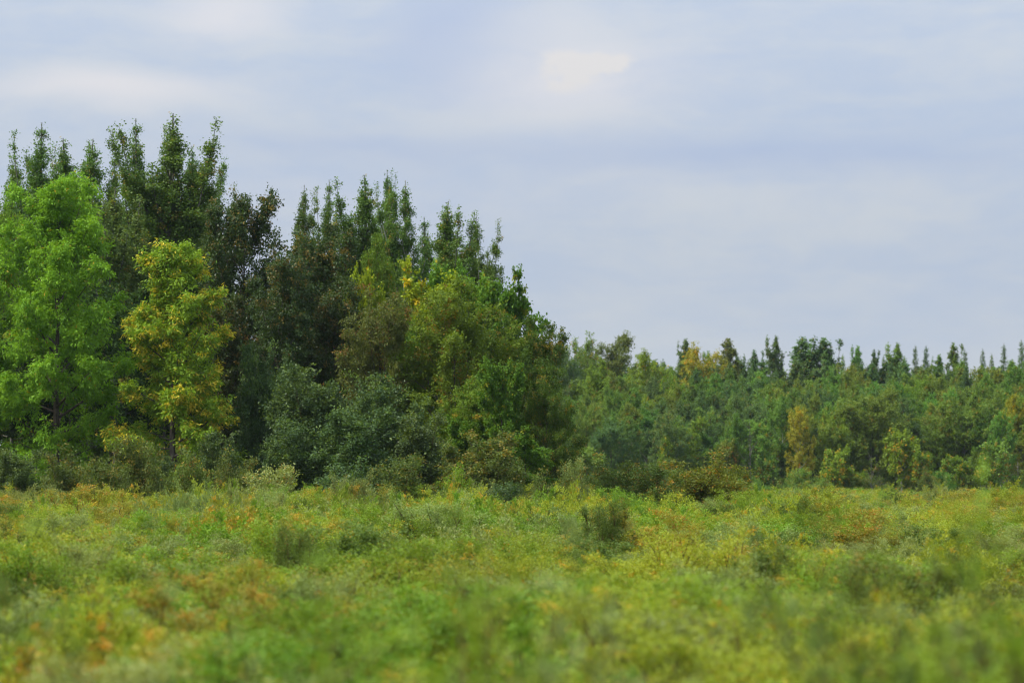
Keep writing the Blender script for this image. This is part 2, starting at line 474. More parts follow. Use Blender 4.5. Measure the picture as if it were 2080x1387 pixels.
def grow_shrub(name, seed, H, R, n_stems, n_leaves, leaf, spread=0.9, twig=0.16, autumn=0.05, tips=0.0, shoots=4):
    """many stems from one stool, leafy all the way down, with a few shoots standing above"""
    rng = np.random.default_rng(seed)
    lines, seg = [], []
    for i in range(n_stems):
        a = i * 2.39996 + rng.normal(0, 0.3)
        q = math.sqrt((i + 0.5) / n_stems)
        lean = q * spread
        L = H * (1.0 - 0.22 * q) * rng.uniform(0.8, 1.08)
        if i % max(2, n_stems // shoots) == 1:
            L *= 1.12
        s = np.linspace(0, 1, 6)
        th = lean * (1.0 - 0.45 * s)
        D = np.stack([np.sin(th) * np.cos(a), np.sin(th) * np.sin(a), np.cos(th)], 1) + rng.normal(0, 0.06, (6, 3))
        b = np.array([cos(a), sin(a), 0]) * q * R * 0.45 + np.array([0, 0, -0.05])
        P = b + np.concatenate([np.zeros((1, 3)), np.cumsum(D[:-1] * L / 5, axis=0)])
        lines.append((P, 0.011 * (1 - 0.85 * s) + 0.001, 3))
        for j in range(5):
            seg.append((P[j], P[j + 1] - P[j], 0.35 + j * 0.3, j / 4))
        for j in range(7):
            s2 = rng.uniform(0.2, 0.9)
            c = np.array([np.interp(s2, s, P[:, k]) for k in range(3)])
            d = norm(np.array([0, 0, 0.9]) + rng.normal(0, 0.5, 3)) * L * rng.uniform(0.14, 0.36)
            seg.append((c, d, 1.0, s2))
            lines.append((np.stack([c, c + d]), np.array([0.005, 0.001]), 3))
    SP = np.array([x[0] for x in seg])
    SD = np.array([x[1] for x in seg])
    sw = np.array([x[2] for x in seg]) * np.linalg.norm(SD, axis=1)
    K = len(SP) * 4
    si = rng.choice(len(SP), K, p=sw / sw.sum())
    TB = SP[si] + SD[si] * rng.uniform(0, 1.0, K)[:, None]
    td = norm(norm(SD[si]) * 0.9 + rand_dirs(rng, K) * 0.8 + np.array([0, 0, 0.15]))
    tl = twig * rng.uniform(0.3, 1.2, K)
    seg_t = rng.uniform(0, 1, len(SP))[si]
    st = rng.uniform(0, 1, n_stems).repeat(12)[:len(SP)][si]
    pr = autumn * np.where(st < 0.3, 2.2, 0.6) + tips * np.clip((TB[:, 2] / H - 0.7) * 3, 0, 1)
    aut = rng.uniform(0, 1, K) < pr
    ti = rng.choice(K, n_leaves)
    p = TB[ti] + td[ti] * (tl[ti] * rng.uniform(0, 1.1, n_leaves))[:, None] + rng.normal(0, 0.02, (n_leaves, 3))
    ax = norm(td[ti] * 0.7 + rand_dirs(rng, n_leaves) * 0.65 + np.array([0, 0, 0.3]))
    nr = norm(rand_dirs(rng, n_leaves) * 0.8 + np.array([0, 0, 0.6]))
    sz = rng.uniform(0.6, 1.25, n_leaves)
    tint = np.clip(0.35 * st[ti] + 0.35 * seg_t[ti] + 0.3 * rng.uniform(0, 1, n_leaves), 0, 1)
    au = np.clip(aut[ti] * rng.uniform(0.5, 1.0, n_leaves), 0, 1)
    keep = p[:, 2] > 0.03
    cr = leaves_mesh(name + '_foliage', p[keep], ax[keep], nr[keep], sz[keep] * leaf[0], sz[keep] * leaf[1], tint[keep], au[keep])
    htop = float(np.quantile(p[:, 2], 0.995))
    rout = float(np.quantile(np.hypot(p[:, 0], p[:, 1]), 0.95))
    return htop, rout, tubes_mesh(name + '_stems', lines), cr


def grow_bare(name, seed, H, R):
    """dead tree: pale trunk and forked bare branches"""
    rng = np.random.default_rng(seed)
    z = np.linspace(0, 1, 9)
    TP = np.stack([np.cumsum(rng.normal(0, 0.03, 9)) * H * 0.1, np.cumsum(rng.normal(0, 0.03, 9)) * H * 0.1, z * H], 1)
    lines = [(TP, 0.008 * H * (1 - 0.9 * z), 7)]
    for i in range(16):
        t = rng.uniform(0.35, 0.95)
        b = np.array([np.interp(t, z, TP[:, k]) for k in range(3)])
        a = i * 2.4
        d = norm(np.array([cos(a), sin(a), rng.uniform(0.5, 1.4)]))
        L = R * rng.uniform(0.5, 1.1) * (1.2 - t)
        P = [b]
        for k in range(4):
            d = norm(d + rng.normal(0, 0.18, 3) + np.array([0, 0, 0.12]))
            P.append(P[-1] + d * L / 3)
        P = np.array(P)
        lines.append((P, 0.0045 * H * (1 - t * 0.6) * np.linspace(1, 0.2, 5), 4))
        for k in (2, 3):
            d2 = norm(d + rng.normal(0, 0.6, 3))
            lines.append((np.stack([P[k], P[k] + d2 * L * 0.5]), np.array([0.0016, 0.0006]) * H, 3))
    return tubes_mesh(name, lines)


# ------------------------------------------------------------------ scene helpers
def link(o):
    COL.objects.link(o)
    return o


def thing(name, label, cat, loc, rz=0.0, scale=(1, 1, 1), group=None):
    o = link(bpy.data.objects.new(name, None))
    o.empty_display_size = 0.5
    o.location = loc
    o.rotation_euler = (0, 0, rz)
    o.scale = scale
    o['label'] = label
    o['category'] = cat
    if group:
        o['group'] = group
    return o


def part(name, me, mat, parent):
    o = link(bpy.data.objects.new(name, me))
    if not me.materials:
        me.materials.append(None)
    o.material_slots[0].link = 'OBJECT'
    o.material_slots[0].material = M[mat]
    o.parent = parent
    return o


def ground_z(x, y):
    """flat meadow, a gentle rise under the far wood"""
    t = np.clip((np.asarray(y, float) - 402) / 120.0, 0, 1)
    return 7.5 * t * t * (3 - 2 * t)


def lx(px, d):
    return (px - 1040.0) / FPX * d


def near_label(base, x, y, marks):
    """single a look-alike out by the landmark it stands nearest to"""
    m = min(marks, key=lambda q: (q[0] - x) ** 2 + ((q[1] - y) * 0.2) ** 2)
    return base + ', nearest the ' + m[2]


def top_z(py, d):
    return CAM_H + (HORIZON - py) / FPX * d


# ------------------------------------------------------------------ ground
def build_ground():
    ys = np.concatenate([np.linspace(-60, 400, 47), np.linspace(405, 600, 40), np.linspace(640, 6000, 12)])
    xs = np.concatenate([np.linspace(-4000, -200, 8), np.linspace(-180, 180, 61), np.linspace(200, 4000, 8)])
    gx, gy = np.meshgrid(xs, ys)
    gz = ground_z(gx, gy) + 0.05 * np.sin(gx * 0.7) * np.cos(gy * 0.43)
    V = np.stack([gx, gy, gz], -1).reshape(-1, 3)
    r, c = len(ys), len(xs)
    i = np.arange(r - 1)[:, None] * c
    j = np.arange(c - 1)[None, :]
    F = np.stack([i + j, i + j + 1, i + c + j + 1, i + c + j], -1).reshape(-1, 4)
    me = quads_mesh('ground', V, F, smooth=True)
    m, g = new_mat('ground_grass_soil')
    o = g.n('ShaderNodeOutputMaterial')
    t = g.n('ShaderNodeTexCoord')
    f = g.noise(t.outputs['Object'], 0.8, 6.0, 0.65)
    f2 = g.noise(t.outputs['Object'], 14.0, 4.0, 0.7)
    c1 = g.mix(g.smooth(f, 0.35, 0.65), (0.040, 0.048, 0.012, 1), (0.085, 0.082, 0.024, 1))
    c1 = g.mix(g.smooth(f2, 0.4, 0.7), c1, (0.060, 0.050, 0.026, 1))
    pb = g.n('ShaderNodeBsdfPrincipled')
    pb.inputs['Roughness'].default_value = 1.0
    pb.inputs['Specular IOR Level'].default_value = 0.0
    g.link(c1, pb.inputs['Base Color'])
    bp = g.n('ShaderNodeBump')
    bp.inputs['Strength'].default_value = 1.0
    bp.inputs['Distance'].default_value = 0.1
    g.link(f2, bp.inputs['Height'])
    g.link(bp.outputs[0], pb.inputs['Normal'])
    g.link(pb.outputs[0], o.inputs[0])
    me.materials.append(m)
    ob = link(bpy.data.objects.new('ground', me))
    ob['kind'] = 'structure'


build_ground()

# ------------------------------------------------------------------ tree kinds (each: design height, radius, trunk, crown)
KIND = {}


def kind(key, *grown):
    KIND.setdefault(key, []).append(grown)


def aut_const(p, k=0.0):
    return lambda h, r, s, rng: np.full(len(h), p) + k * (s > 0.8)


def aut_top(p, q):
    return lambda h, r, s, rng: p + q * np.clip((h - 0.72) * 4.0, 0, 1)


for sd in (1, 2, 4):
    kind('poplar', *grow_tree('poplar', sd, 19, 2.2, 0.08, 'poplar', 48, 25, 66, 26, 70000, (0.095, 0.076),
         droop=0.35, twig=0.46, n2=9, n3=6, autumn=aut_const(0.012, 0.05), leaders=9, upright=0.3, l2max=1.0, point=0.95, clump=0.35))
for sd in (11,):
    kind('ash', *grow_tree('ash', sd, 16, 3.1, 0.16, 'ash', 52, 10, 62, 14, 95000, (0.175, 0.060),
         droop=0.55, twig=0.55, n2=8, n3=6, autumn=aut_const(0.004), clump=0.2, upright=0.05))
for sd in (15,):
    kind('ash_yellow', *grow_tree('ash_yellow', sd, 13, 2.4, 0.09, 'pyramid', 52, 0, 58, 14, 70000, (0.17, 0.056),
         droop=0.5, twig=0.40, n2=8, n3=7, autumn=lambda h, r, s, rng: np.where(s > 0.35, 0.46, 0.08) * np.clip(r * 1.3, 0.1, 1) * np.where(h < 0.2, 0.3, 1), clump=0.12))
for sd in (21, 22):
    kind('dark', *grow_tree('dark', sd, 13, 2.3, 0.06, 'round', 48, 20, 68, 16, 58000, (0.115, 0.080),
         droop=0.35, twig=0.42, n2=8, n3=6, autumn=aut_top(0.02, 0.16), clump=0.45, upright=0.1))
for sd in (31, 32):
    kind('olive', *grow_tree('olive', sd, 9.5, 2.8, 0.03, 'dome', 50, 14, 70, 14, 62000, (0.12, 0.062),
         droop=0.3, twig=0.42, n2=8, n3=6, autumn=aut_const(0.04, 0.08), clump=0.12, upright=0.1))
for sd in (41, 42):
    kind('maple', *grow_tree('maple', sd, 11, 2.0, 0.40, 'round', 26, 15, 62, 8, 20000, (0.17, 0.135),
         droop=0.35, twig=0.42, n2=6, n3=5, autumn=aut_const(0.02, 0.12), clump=0.3))
for sd in (51, 52):
    kind('blue', *grow_tree('blue', sd, 3.9, 1.9, 0.03, 'dome', 40, 25, 76, 18, 42000, (0.11, 0.062),
         droop=0.15, twig=0.36, n2=7, n3=6, autumn=aut_top(0.02, 0.22), clump=0.45, upright=0.25))
for sd in (71, 72):
    kind('bush', *grow_tree('bush', sd, 1.8, 1.2, 0.03, 'dome', 34, 26, 76, 16, 19000, (0.088, 0.046),
         droop=0.05, twig=0.26, n2=6, n3=6, autumn=aut_const(0.06, 0.10), clump=0.4, upright=0.25, trunk_r=0.03))
for sd in (75, 76):
    kind('under', *grow_tree('under', sd, 11, 2.6, 0.50, 'round', 30, 8, 60, 10, 26000, (0.14, 0.11),
         droop=0.35, twig=0.45, n2=7, n3=5, autumn=aut_const(0.01, 0.03), clump=0.35))
# far wood kinds: coarser leaves, seen from 400 m
for sd in (81, 82, 83):
    kind('aspen', *grow_tree('aspen', sd, 11, 2.2, 0.24, 'egg', 30, 12, 62, 14, 20000, (0.155, 0.12),
         droop=0.3, twig=0.5, n2=6, n3=5, autumn=aut_const(0.012, 0.03), clump=0.35, trunk_r=0.11))
for sd in (85, 86):
    kind('broad', *grow_tree('broad', sd, 10, 3.0, 0.12, 'round', 36, 14, 66, 12, 24000, (0.16, 0.11),
         droop=0.3, twig=0.55, n2=6, n3=5, autumn=aut_const(0.015, 0.04), clump=0.35))
for sd in (88, 89):
    kind('farpoplar', *grow_tree('farpoplar', sd, 13, 1.7, 0.2, 'poplar', 40, 25, 64, 22, 15000, (0.18, 0.14),
         droop=0.3, twig=0.46, point=0.9, l2max=0.8, n2=6, n3=5, autumn=aut_const(0.01, 0.03), leaders=3, upright=0.25))
for sd in (91, 92):
    kind('spruce', *grow_tree('spruce', sd, 13, 2.0, 0.05, 'cone', 80, -6, 26, -4, 18000, (0.18, 0.06),
         droop=0.35, twig=0.3, point=0.5, n2=6, n3=6, wob=0.004))
for sd in (95, 96):
    kind('sapling', *grow_tree('sapling', sd, 4.6, 1.1, 0.45, 'egg', 18, 20, 62, 8, 4200, (0.19, 0.14),
         droop=0.3, twig=0.35, n2=5, n3=4, autumn=aut_const(0.08, 0.2), clump=0.3, trunk_r=0.085))

NAMES = {'under': 'young_poplar', 'poplar': 'poplar_tree', 'ash': 'ash_tree', 'ash_yellow': 'ash_tree', 'dark': 'hawthorn_tree', 'olive': 'willow_tree',
         'maple': 'maple_tree', 'blue': 'dogwood_shrub', 'bush': 'birch_shrub', 'aspen': 'aspen_tree',
         'broad': 'broadleaf_tree', 'farpoplar': 'poplar_tree', 'spruce': 'spruce_tree', 'sapling': 'sapling'}
SHRUBBY = {'blue', 'bush'}
NEXT = {}


def plant(key, px, py, d, hw, mat, label, group=None, bark='bark', var=None, rz=None, name=None):
    """one tree or shrub standing at distance d, its top at height row py, half as wide as hw rows"""
    vs_ = KIND[key]
    if var is None:
        var = NEXT[key] = NEXT.get(key, -1) + 1
    H0, R0, tr, cr = vs_[var % len(vs_)]
    x = lx(px, d)
    z = float(ground_z(x, d))
    H = top_z(py, d) - z
    sxy = (hw * d / FPX) / R0
    o = thing(name or NAMES[key], label, 'shrub' if key in SHRUBBY else 'tree', (x, d, z),
              random.uniform(0, 6.28) if rz is None else rz, (sxy, sxy, H / H0), group)
    if key in SHRUBBY:
        part('branches', tr, bark, o)
        part('foliage', cr, mat, o)
    else:
        part('trunk', tr, bark, o)
        part('crown', cr, mat, o)
    return o


# ------------------------------------------------------------------ the near grove (left)
GP = 'poplars along the top of the grove'
L_POP = 'tall slim dark green poplar'
MARKS_GROVE = [(lx(px, d), d, n) for px, d, n in [
    (112, 172, 'large bright green ash'), (358, 169, 'yellowing ash'), (505, 184, 'rusty topped hawthorn'), (685, 178, 'dark hawthorn and brownish willow'),
    (862, 180, 'lime yellow maple'), (1050, 181, 'bright green maple at the end of the grove')]]
for px, py, d, hw in [(30, 330, 204, 70), (82, 252, 202, 85), (128, 285, 207, 70), (188, 288, 200, 75), (232, 312, 206, 70),
                      (392, 300, 205, 55), (612, 380, 203, 40), (668, 366, 201, 48),
                      (745, 358, 200, 62), (790, 350, 204, 42), (862, 440, 206, 62),
                      (905, 410, 200, 60), (962, 443, 201, 48), (990, 500, 198, 42), (700, 520, 214, 80), (560, 570, 214, 80), (460, 560, 214, 90),
                      (310, 400, 214, 110), (50, 430, 216, 120), (170, 430, 216, 110)]:
    plant('poplar', px, py + 14, d, hw * 1.15, 'poplar', near_label(L_POP, lx(px, d), d, MARKS_GROVE), GP, 'bark_mid')
plant('poplar', 275, 258, 198, 80, 'poplar', 'very tall dark poplar with thin leafy spires beside the tallest poplar', bark='bark_mid', var=1)
plant('poplar', 347, 250, 197, 95, 'poplar', 'tallest poplar of the near grove, broad dark double spire above the yellowing ash', bark='bark_mid', var=2)
plant('poplar', 827, 385, 198, 60, 'poplar', 'poplar with bare pale trunk showing below its spire, above the olive willows', bark='bark_pale', var=3)
plant('poplar', 425, 385, 200, 50, 'poplar_pale', 'pale olive poplar between the tallest poplar and the brown topped hawthorn', bark='bark_mid', var=0)
plant('poplar', 225, 400, 192, 85, 'poplar_pale', 'pale grey green poplar behind the bright green ash', bark='bark_mid', var=2)
plant('olive', -20, 375, 190, 95, 'olive', 'yellowing olive tree peeping out behind the bright green ash')
# under-storey behind the ashes, its shade deepened by darker leaf colour
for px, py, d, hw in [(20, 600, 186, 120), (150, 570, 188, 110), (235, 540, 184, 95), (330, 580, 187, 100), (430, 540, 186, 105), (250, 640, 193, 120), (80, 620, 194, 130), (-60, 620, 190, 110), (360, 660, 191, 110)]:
    plant('under', px, py, d, hw, 'poplar_shaded', 'dark young poplar on a bare trunk in the shade behind the two ash trees', 'poplars in the shade behind the ashes', 'bark_mid')

plant('ash', 112, 358, 172, 150, 'ash', 'large bright green ash tree with drooping leaves at the edge of the grove', rz=0.6)
plant('ash', -75, 500, 174, 120, 'ash', 'smaller green ash tree beside the large bright green ash', rz=2.5)
plant('ash_yellow', 358, 492, 169, 120, 'ash_yellow', 'ash tree turning yellow, orange yellow leaf tufts over green', rz=1.1)

plant('dark', 505, 390, 184, 92, 'dark', 'dark hawthorn with rusty brown top leaves beside the yellowing ash', var=0)
plant('dark', 640, 440, 182, 90, 'dark', 'tall dark olive hawthorn below the pair of slim poplar spires', var=1)
plant('dark', 575, 520, 176, 80, 'dark', 'dark olive hawthorn standing in front between the two taller hawthorns', var=0)
plant('dark', 685, 560, 178, 80, 'dark', 'dark hawthorn beside the brownish willow', var=1)
plant('dark', 460, 600, 180, 80, 'dark', 'dark hawthorn in the shade behind the yellowing ash', var=1)
plant('olive', 770, 485, 190, 80, 'olive', 'light olive willow tree under the poplar spires', var=0)
plant('olive', 770, 590, 174, 115, 'brown', 'greyish brown willow tree in the middle of the grove', var=1)
plant('maple', 728, 545, 181, 48, 'lime', 'small lime yellow maple poking out beside the dark hawthorn', var=0)
plant('maple', 862, 530, 182, 72, 'lime', 'lime yellow maple top in front of the poplar with the pale trunk', var=1)
plant('maple', 918, 532, 184, 78, 'maple', 'bright green maple top beside the lime yellow maple', var=0)
plant('maple', 1048, 548, 181, 58, 'maple', 'bright green maple standing out against the sky at the end of the grove', var=1)
plant('maple', 995, 560, 183, 66, 'maple', 'bright green maple behind the olive willow and beside the last poplar spire', var=0)
plant('olive', 925, 570, 173, 140, 'olive', 'large spreading olive green willow flecked with gold in the grove', var=0)
plant('olive', 1040, 640, 175, 85, 'edge', 'olive willow leaning out below the bright green maple', var=1)
plant('olive', 840, 640, 176, 90, 'olive', 'olive willow between the brownish willow and the large spreading one', var=1)
plant('dark', 1095, 648, 176, 62, 'edge', 'tall narrow dark willow at the very end of the grove', var=1, name='willow_tree')
plant('olive', 1085, 715, 167, 92, 'edge', 'dark green willow leafy to the ground closing the end of the grove', var=0)
plant('olive', 1112, 770, 164, 62, 'edge', 'dark willow bulging out over the meadow at the end of the grove', var=1)
plant('olive', 960, 760, 167, 95, 'olive', 'low olive willow under the large spreading one', var=1)
plant('maple', 1022, 728, 164, 50, 'maple', 'small vivid green maple among the olive willows', var=0)
plant('maple', 1065, 868, 160, 50, 'maple', 'vivid green maple sapling low beside the rounded willow bush', var=1)
plant('maple', 950, 845, 166, 50, 'maple', 'thin green maple behind the rounded willow bush', var=0)

for px, py, d, hw, lab in [
        (530, 700, 170, 70, 'grey green dogwood with upright shoots beside the yellowing ash'),
        (640, 745, 166, 105, 'broad grey green dogwood thicket under the dark hawthorns'),
        (770, 760, 164, 105, 'tall grey green dogwood with pale shoot tips under the brownish willow'),
        (700, 830, 160, 100, 'low dark grey green dogwood in front of the broad dogwood thicket'),
        (590, 850, 160, 85, 'low grey green dogwood beside the foot of the yellowing ash'),
        (850, 840, 163, 80, 'grey green dogwood between the brownish willow and the rounded willow bush')]:
    plant('blue', px, py, d, hw, 'blue', lab, bark='bark_red')
plant('blue', 440, 880, 160, 70, 'blue', 'small grey green dogwood under the yellowing ash', bark='bark_red')
plant('blue', 20, 915, 160, 70, 'blue', 'dark green dogwood low in the shade under the large green ash', bark='bark_red')
plant('blue', 330, 925, 163, 50, 'blue', 'dogwood at the trunk of the yellowing ash', bark='bark_red')
plant('blue', 985, 878, 156, 105, 'willowdull', 'rounded dull green willow bush at the foot of the grove', var=0, name='willow_shrub')
for px, py, d, hw, mt, lab in [
        (140, 905, 152, 75, 'willowdull', 'olive birch shrub in front of the large green ash'),
        (275, 885, 150, 70, 'willowdull', 'olive birch shrub, tallest in front of the gap between the ashes'),
        (390, 910, 152, 65, 's_dark', 'green birch shrub in front of the yellowing ash'),
        (210, 930, 148, 70, 'willowdull', 'olive birch shrub beside the tallest one'),
        (470, 915, 153, 60, 'willowdull', 'dull green birch shrub at the corner of the yellowing ash'),
        (560, 945, 150, 80, 's_grey', 'pale grey birch shrub in front of the low dogwood'),
        (700, 930, 150, 90, 'blue', 'grey birch shrub in front of the dogwood thicket'),
        (820, 925, 150, 90, 'willowdull', 'olive grey birch shrub between the dogwoods and the rounded willow bush'),
        (920, 940, 150, 50, 's_green', 'small light green birch shrub before the rounded willow bush'),
        (1020, 980, 146, 80, 'blue', 'low blue grey birch shrub before the rounded willow bush'),
        (1110, 955, 152, 60, 'willowdull', 'dull green birch shrub under the end of the grove'),
        (1165, 930, 160, 40, 's_grey', 'pale grey green slender birch shrub past the end of the grove'),
        (1245, 925, 178, 75, 's_dark', 'olive green birch shrub between the grove and the far wood'),
        (1330, 940, 176, 75, 's_dark', 'dark olive birch shrub between the grove and the far wood, beside the rusty one'),
        (1420, 922, 180, 95, 'rust', 'large rusty olive birch shrub standing in front of the far wood'),
        (1480, 945, 182, 60, 'rust', 'smaller rusty birch shrub beside the large rusty olive one'),
        (1190, 965, 165, 60, 's_dark', 'low green birch shrub past the end of the grove')]:
    plant('bush', px, py, d, hw, mt, lab, bark='bark_red')

# ------------------------------------------------------------------ the far wood (right)
GF = 'trees of the far wood'
rf = random.Random(5)
FAR_LABEL = {
    'f_green': 'mid green far wood tree',
    'f_olive': 'olive green far wood tree',
    'f_dark': 'dark blue green far wood tree',
    'f_lime': 'light yellow green far wood tree',
    'f_gold': 'golden yellow far wood tree',
}
MARKS_FAR = [(lx(px, d), d, n) for px, d, n in [
    (1140, 430, 'end of the grove'), (1240, 470, 'brown topped skyline tree'), (1320, 452, 'yellow green round tree'), (1425, 475, 'orange tinged skyline tree'),
    (1525, 392, 'dead pale forked tree'), (1625, 396, 'golden orange aspen'), (1650, 490, 'bushy pair of skyline poplars'), (1690, 398, 'vivid lime tree'),
    (1775, 399, 'large olive brown tree'), (1960, 400, 'broad olive tree'), (2055, 402, 'yellow tinged aspen'), (1940, 390, 'sapling on a bare white stem')]]
rows = [  # distance, top row (mean), spread, spacing px
    (398, 872, 40, 40), (406, 828, 30, 42), (416, 802, 26, 42), (427, 788, 22, 40), (440, 772, 20, 39),
    (455, 758, 16, 38), (472, 746, 14, 38), (492, 737, 10, 38)]
for ri, (d, top, spr, stp) in enumerate(rows):
    px = 1060 + rf.uniform(0, 40)
    while px < 2200:
        right = (px - 1120) / 960.0
        if ri >= 6:
            pal = rf.choices(['f_green', 'f_dark', 'f_olive'], [5, 5, 2])[0]
        else:
            pal = rf.choices(['f_green', 'f_olive', 'f_dark', 'f_lime'], [5, 2 + 3 * right, 4.2 - 3.0 * right, 0.7])[0]  # more dark blue-green leftwards: shade and haze put into the leaf colours
        t = top + rf.uniform(-spr, spr)
        key = rf.choices(['aspen', 'broad'], [3, 1.2])[0] if ri < 6 else rf.choices(['farpoplar', 'aspen'], [2, 1])[0]
        hw = {'aspen': rf.uniform(26, 40), 'broad': rf.uniform(36, 50), 'farpoplar': rf.uniform(22, 32)}[key]
        plant(key, px, t, d + rf.uniform(-5, 5), hw, pal, near_label(FAR_LABEL[pal], lx(px, d), d, MARKS_FAR), GF + ', ' + pal[2:],
              'bark_pale' if key == 'aspen' and rf.random() < 0.6 else 'bark')
        px += stp * rf.uniform(0.7, 1.3)
# the spires that break the skyline
L_SP = 'slim green spire on the far skyline'
for px, py, hw in [(1395, 690, 20), (1440, 715, 22), (1500, 722, 18), (1530, 712, 18), (1575, 684, 20), (1690, 724, 12), (1712, 722, 14),
                   (1740, 704, 18), (1775, 712, 16), (1822, 698, 24), (1860, 705, 22), (1882, 706, 26), (1935, 698, 28), (1960, 712, 24),
                   (1997, 712, 18), (2040, 702, 26), (2075, 694, 26), (2120, 690, 30), (2160, 700, 26), (1475, 725, 16), (1910, 722, 18), (2015, 722, 16), (1795, 725, 14)]:
    plant('farpoplar' if rf.random() < 0.45 else 'spruce', px, py, rf.uniform(488, 512), hw * 0.5 + 8, rf.choice(['f_dark', 'f_dark', 'f_green']), near_label(L_SP, lx(px, 500), 500, MARKS_FAR), 'spires on the skyline of the far wood', name='spire_tree')
plant('farpoplar', 1630, 686, 490, 40, 'f_dark', 'taller bushy dark poplar on the far skyline, thinner of a close pair', var=0)
plant('farpoplar', 1670, 688, 488, 38, 'f_dark', 'taller bushy dark poplar on the far skyline, fuller of a close pair', var=1)
plant('farpoplar', 1480, 690, 480, 34, 'brown', 'thin brownish poplar top on the far skyline', var=1)
plant('broad', 1240, 674, 470, 66, 'brown', 'dark brown topped round tree at the near end of the far skyline', var=0)
plant('broad', 1175, 678, 450, 58, 'f_green', 'round green tree on the far skyline with an orange tinged top', var=1)
plant('broad', 1140, 690, 440, 50, 'f_dark', 'dark blue green round tree just behind the end of the near grove', var=0)
plant('broad', 1425, 698, 475, 62, 'f_gold', 'orange tinged round tree on the far skyline', var=1)
plant('broad', 1320, 712, 452, 55, 'f_lime', 'yellow green round tree below the far skyline', var=0)
plant('aspen', 1212, 728, 430, 48, 'f_lime', 'light green rounded aspen behind the end of the grove', var=1)
plant('aspen', 1625, 826, 396, 30, 'f_gold', 'golden orange slender aspen glowing at the edge of the far wood', var=0, bark='bark_pale')
plant('broad', 1690, 832, 398, 36, 'f_lime', 'vivid lime green round tree beside the golden aspen', var=1)
plant('broad', 1775, 785, 399, 78, 'f_olive', 'large olive brown spreading tree at the edge of the far wood', var=0)
plant('aspen', 2055, 800, 402, 30, 'f_gold', 'yellow tinged aspen at the edge of the far wood beside the open birches', var=2)
plant('broad', 1960, 800, 400, 70, 'f_olive', 'broad olive tree at the edge of the far wood above the white trunks', var=1)
# edge saplings, white trunks, dead tree
for px, py, hw, mt, lab in [
        (1690, 905, 30, 'f_lime', 'yellow green sapling at the foot of the lime green tree'),
        (1830, 868, 34, 'f_lime', 'taller yellow green sapling at the foot of the large olive tree'),
        (1880, 912, 26, 'f_lime', 'yellow green sapling beside the sapling with a bare white stem'),
        (1940, 922, 26, 'f_lime', 'pale yellow green sapling on a bare white stem'),
        (1350, 880, 18, 'f_lime', 'slim light green sapling in the dark edge of the far wood'),
        (1185, 905, 40, 'f_green', 'small round green tree low beside the end of the near grove'),
        (1565, 925, 26, 'f_green', 'small green sapling next to the dead pale tree'),
        (1720, 945, 24, 'f_lime', 'low yellow green sapling in front of the lime green tree'),
        (2010, 890, 34, 'f_green', 'green sapling with a thin white trunk at the far wood'),
        (1475, 890, 24, 'f_olive', 'olive sapling close to the dead pale tree')]:
    plant('sapling', px, py, rf.uniform(388, 393), hw, mt, lab, bark='bark_pale')
rb = random.Random(9)
px = 1150
while px < 2160:
    pal = rb.choice(['f_green', 'f_olive', 's_dark', 'f_lime', 'f_green'])
    dd = rb.uniform(382, 394)
    plant('bush', px, rb.uniform(945, 985), dd, rb.uniform(22, 40), pal, near_label({'f_green': 'mid green', 'f_olive': 'olive', 's_dark': 'dark', 'f_lime': 'light green'}[pal] + ' bush edging the far wood', lx(px, dd), dd, MARKS_FAR),
          'undergrowth bushes of the far wood, ' + pal[2:], name='edge_bush')
    px += rb.uniform(22, 52) + (110 if 1905 < px < 1960 else 0)
for px, py, d, H0, lab in [(1525, 850, 392, 7, 'dead pale tree with bare forked branches at the edge of the far wood'),
                           (2040, 905, 391, 5, 'thin bare white trunk standing at the far wood'),
                           (1770, 915, 391, 5, 'bare grey dead sapling below the large olive tree')]:
    H = top_z(py, d)
    o = thing('dead_tree', lab, 'tree', (lx(px, d), d, 0), 1.0)
    part('trunk', grow_bare('dead_tree', px, H, H * 0.28), 'bark_mid', o)

# ------------------------------------------------------------------ meadow shrubs
SK = {}
for q, (key, mt, leaf, au, tp) in enumerate([
        ('yellow', 's_yellow', (0.046, 0.016), 0.03, 0.04), ('grey', 's_grey', (0.048, 0.014), 0.015, 0.02), ('green', 's_green', (0.046, 0.020), 0.02, 0.02),
        ('orange', 's_orange', (0.042, 0.022), 0.12, 0.10), ('dark', 's_dark', (0.046, 0.018), 0.02, 0.01)]):
    SK[key] = []
    for v in range(2):
        H, R = (1.5, 0.95)
        if v == 0:
            H, R, st, fo = grow_shrub('meadow_' + key, 200 + q * 10, H, R, 36, 22000, (leaf[0] * 1.2, leaf[1] * 1.25), 0.80, 0.13, au, tp, 9)
        else:
            H, R, st, fo = grow_tree('meadow_' + key, 230 + q * 10, 0.95, 1.0, 0.03, 'dome', 36, 24, 74, 14, 28000, leaf, droop=-0.15, twig=0.17,
                                     n2=6, n3=7, autumn=aut_const(au * 0.8, au), clump=0.35, upright=0.4, trunk_r=0.02, ring=0.4)
        st.materials.append(M['bark_red'])
        fo.materials.append(M[mt])
        SK[key].append((H, R, st, fo))
S_NAME = {'yellow': 'willow_shrub', 'grey': 'silver_willow', 'green': 'alder_shrub', 'orange': 'dwarf_birch', 'dark': 'dense_bush'}
MARKS_MEADOW = [(lx(px, d), d, n) for px, d, n in [
    (25, 42, 'small round dark bush'), (490, 52, 'rusty orange bush'), (1400, 66, 'wide yellow green bush'), (1950, 56, 'dark hollow bush'),
    (160, 62, 'silver grey bush'), (600, 70, 'dark shaded bush'), (325, 10.5, 'tall green shoot'), (1715, 12, 'tall dark shoot')]]
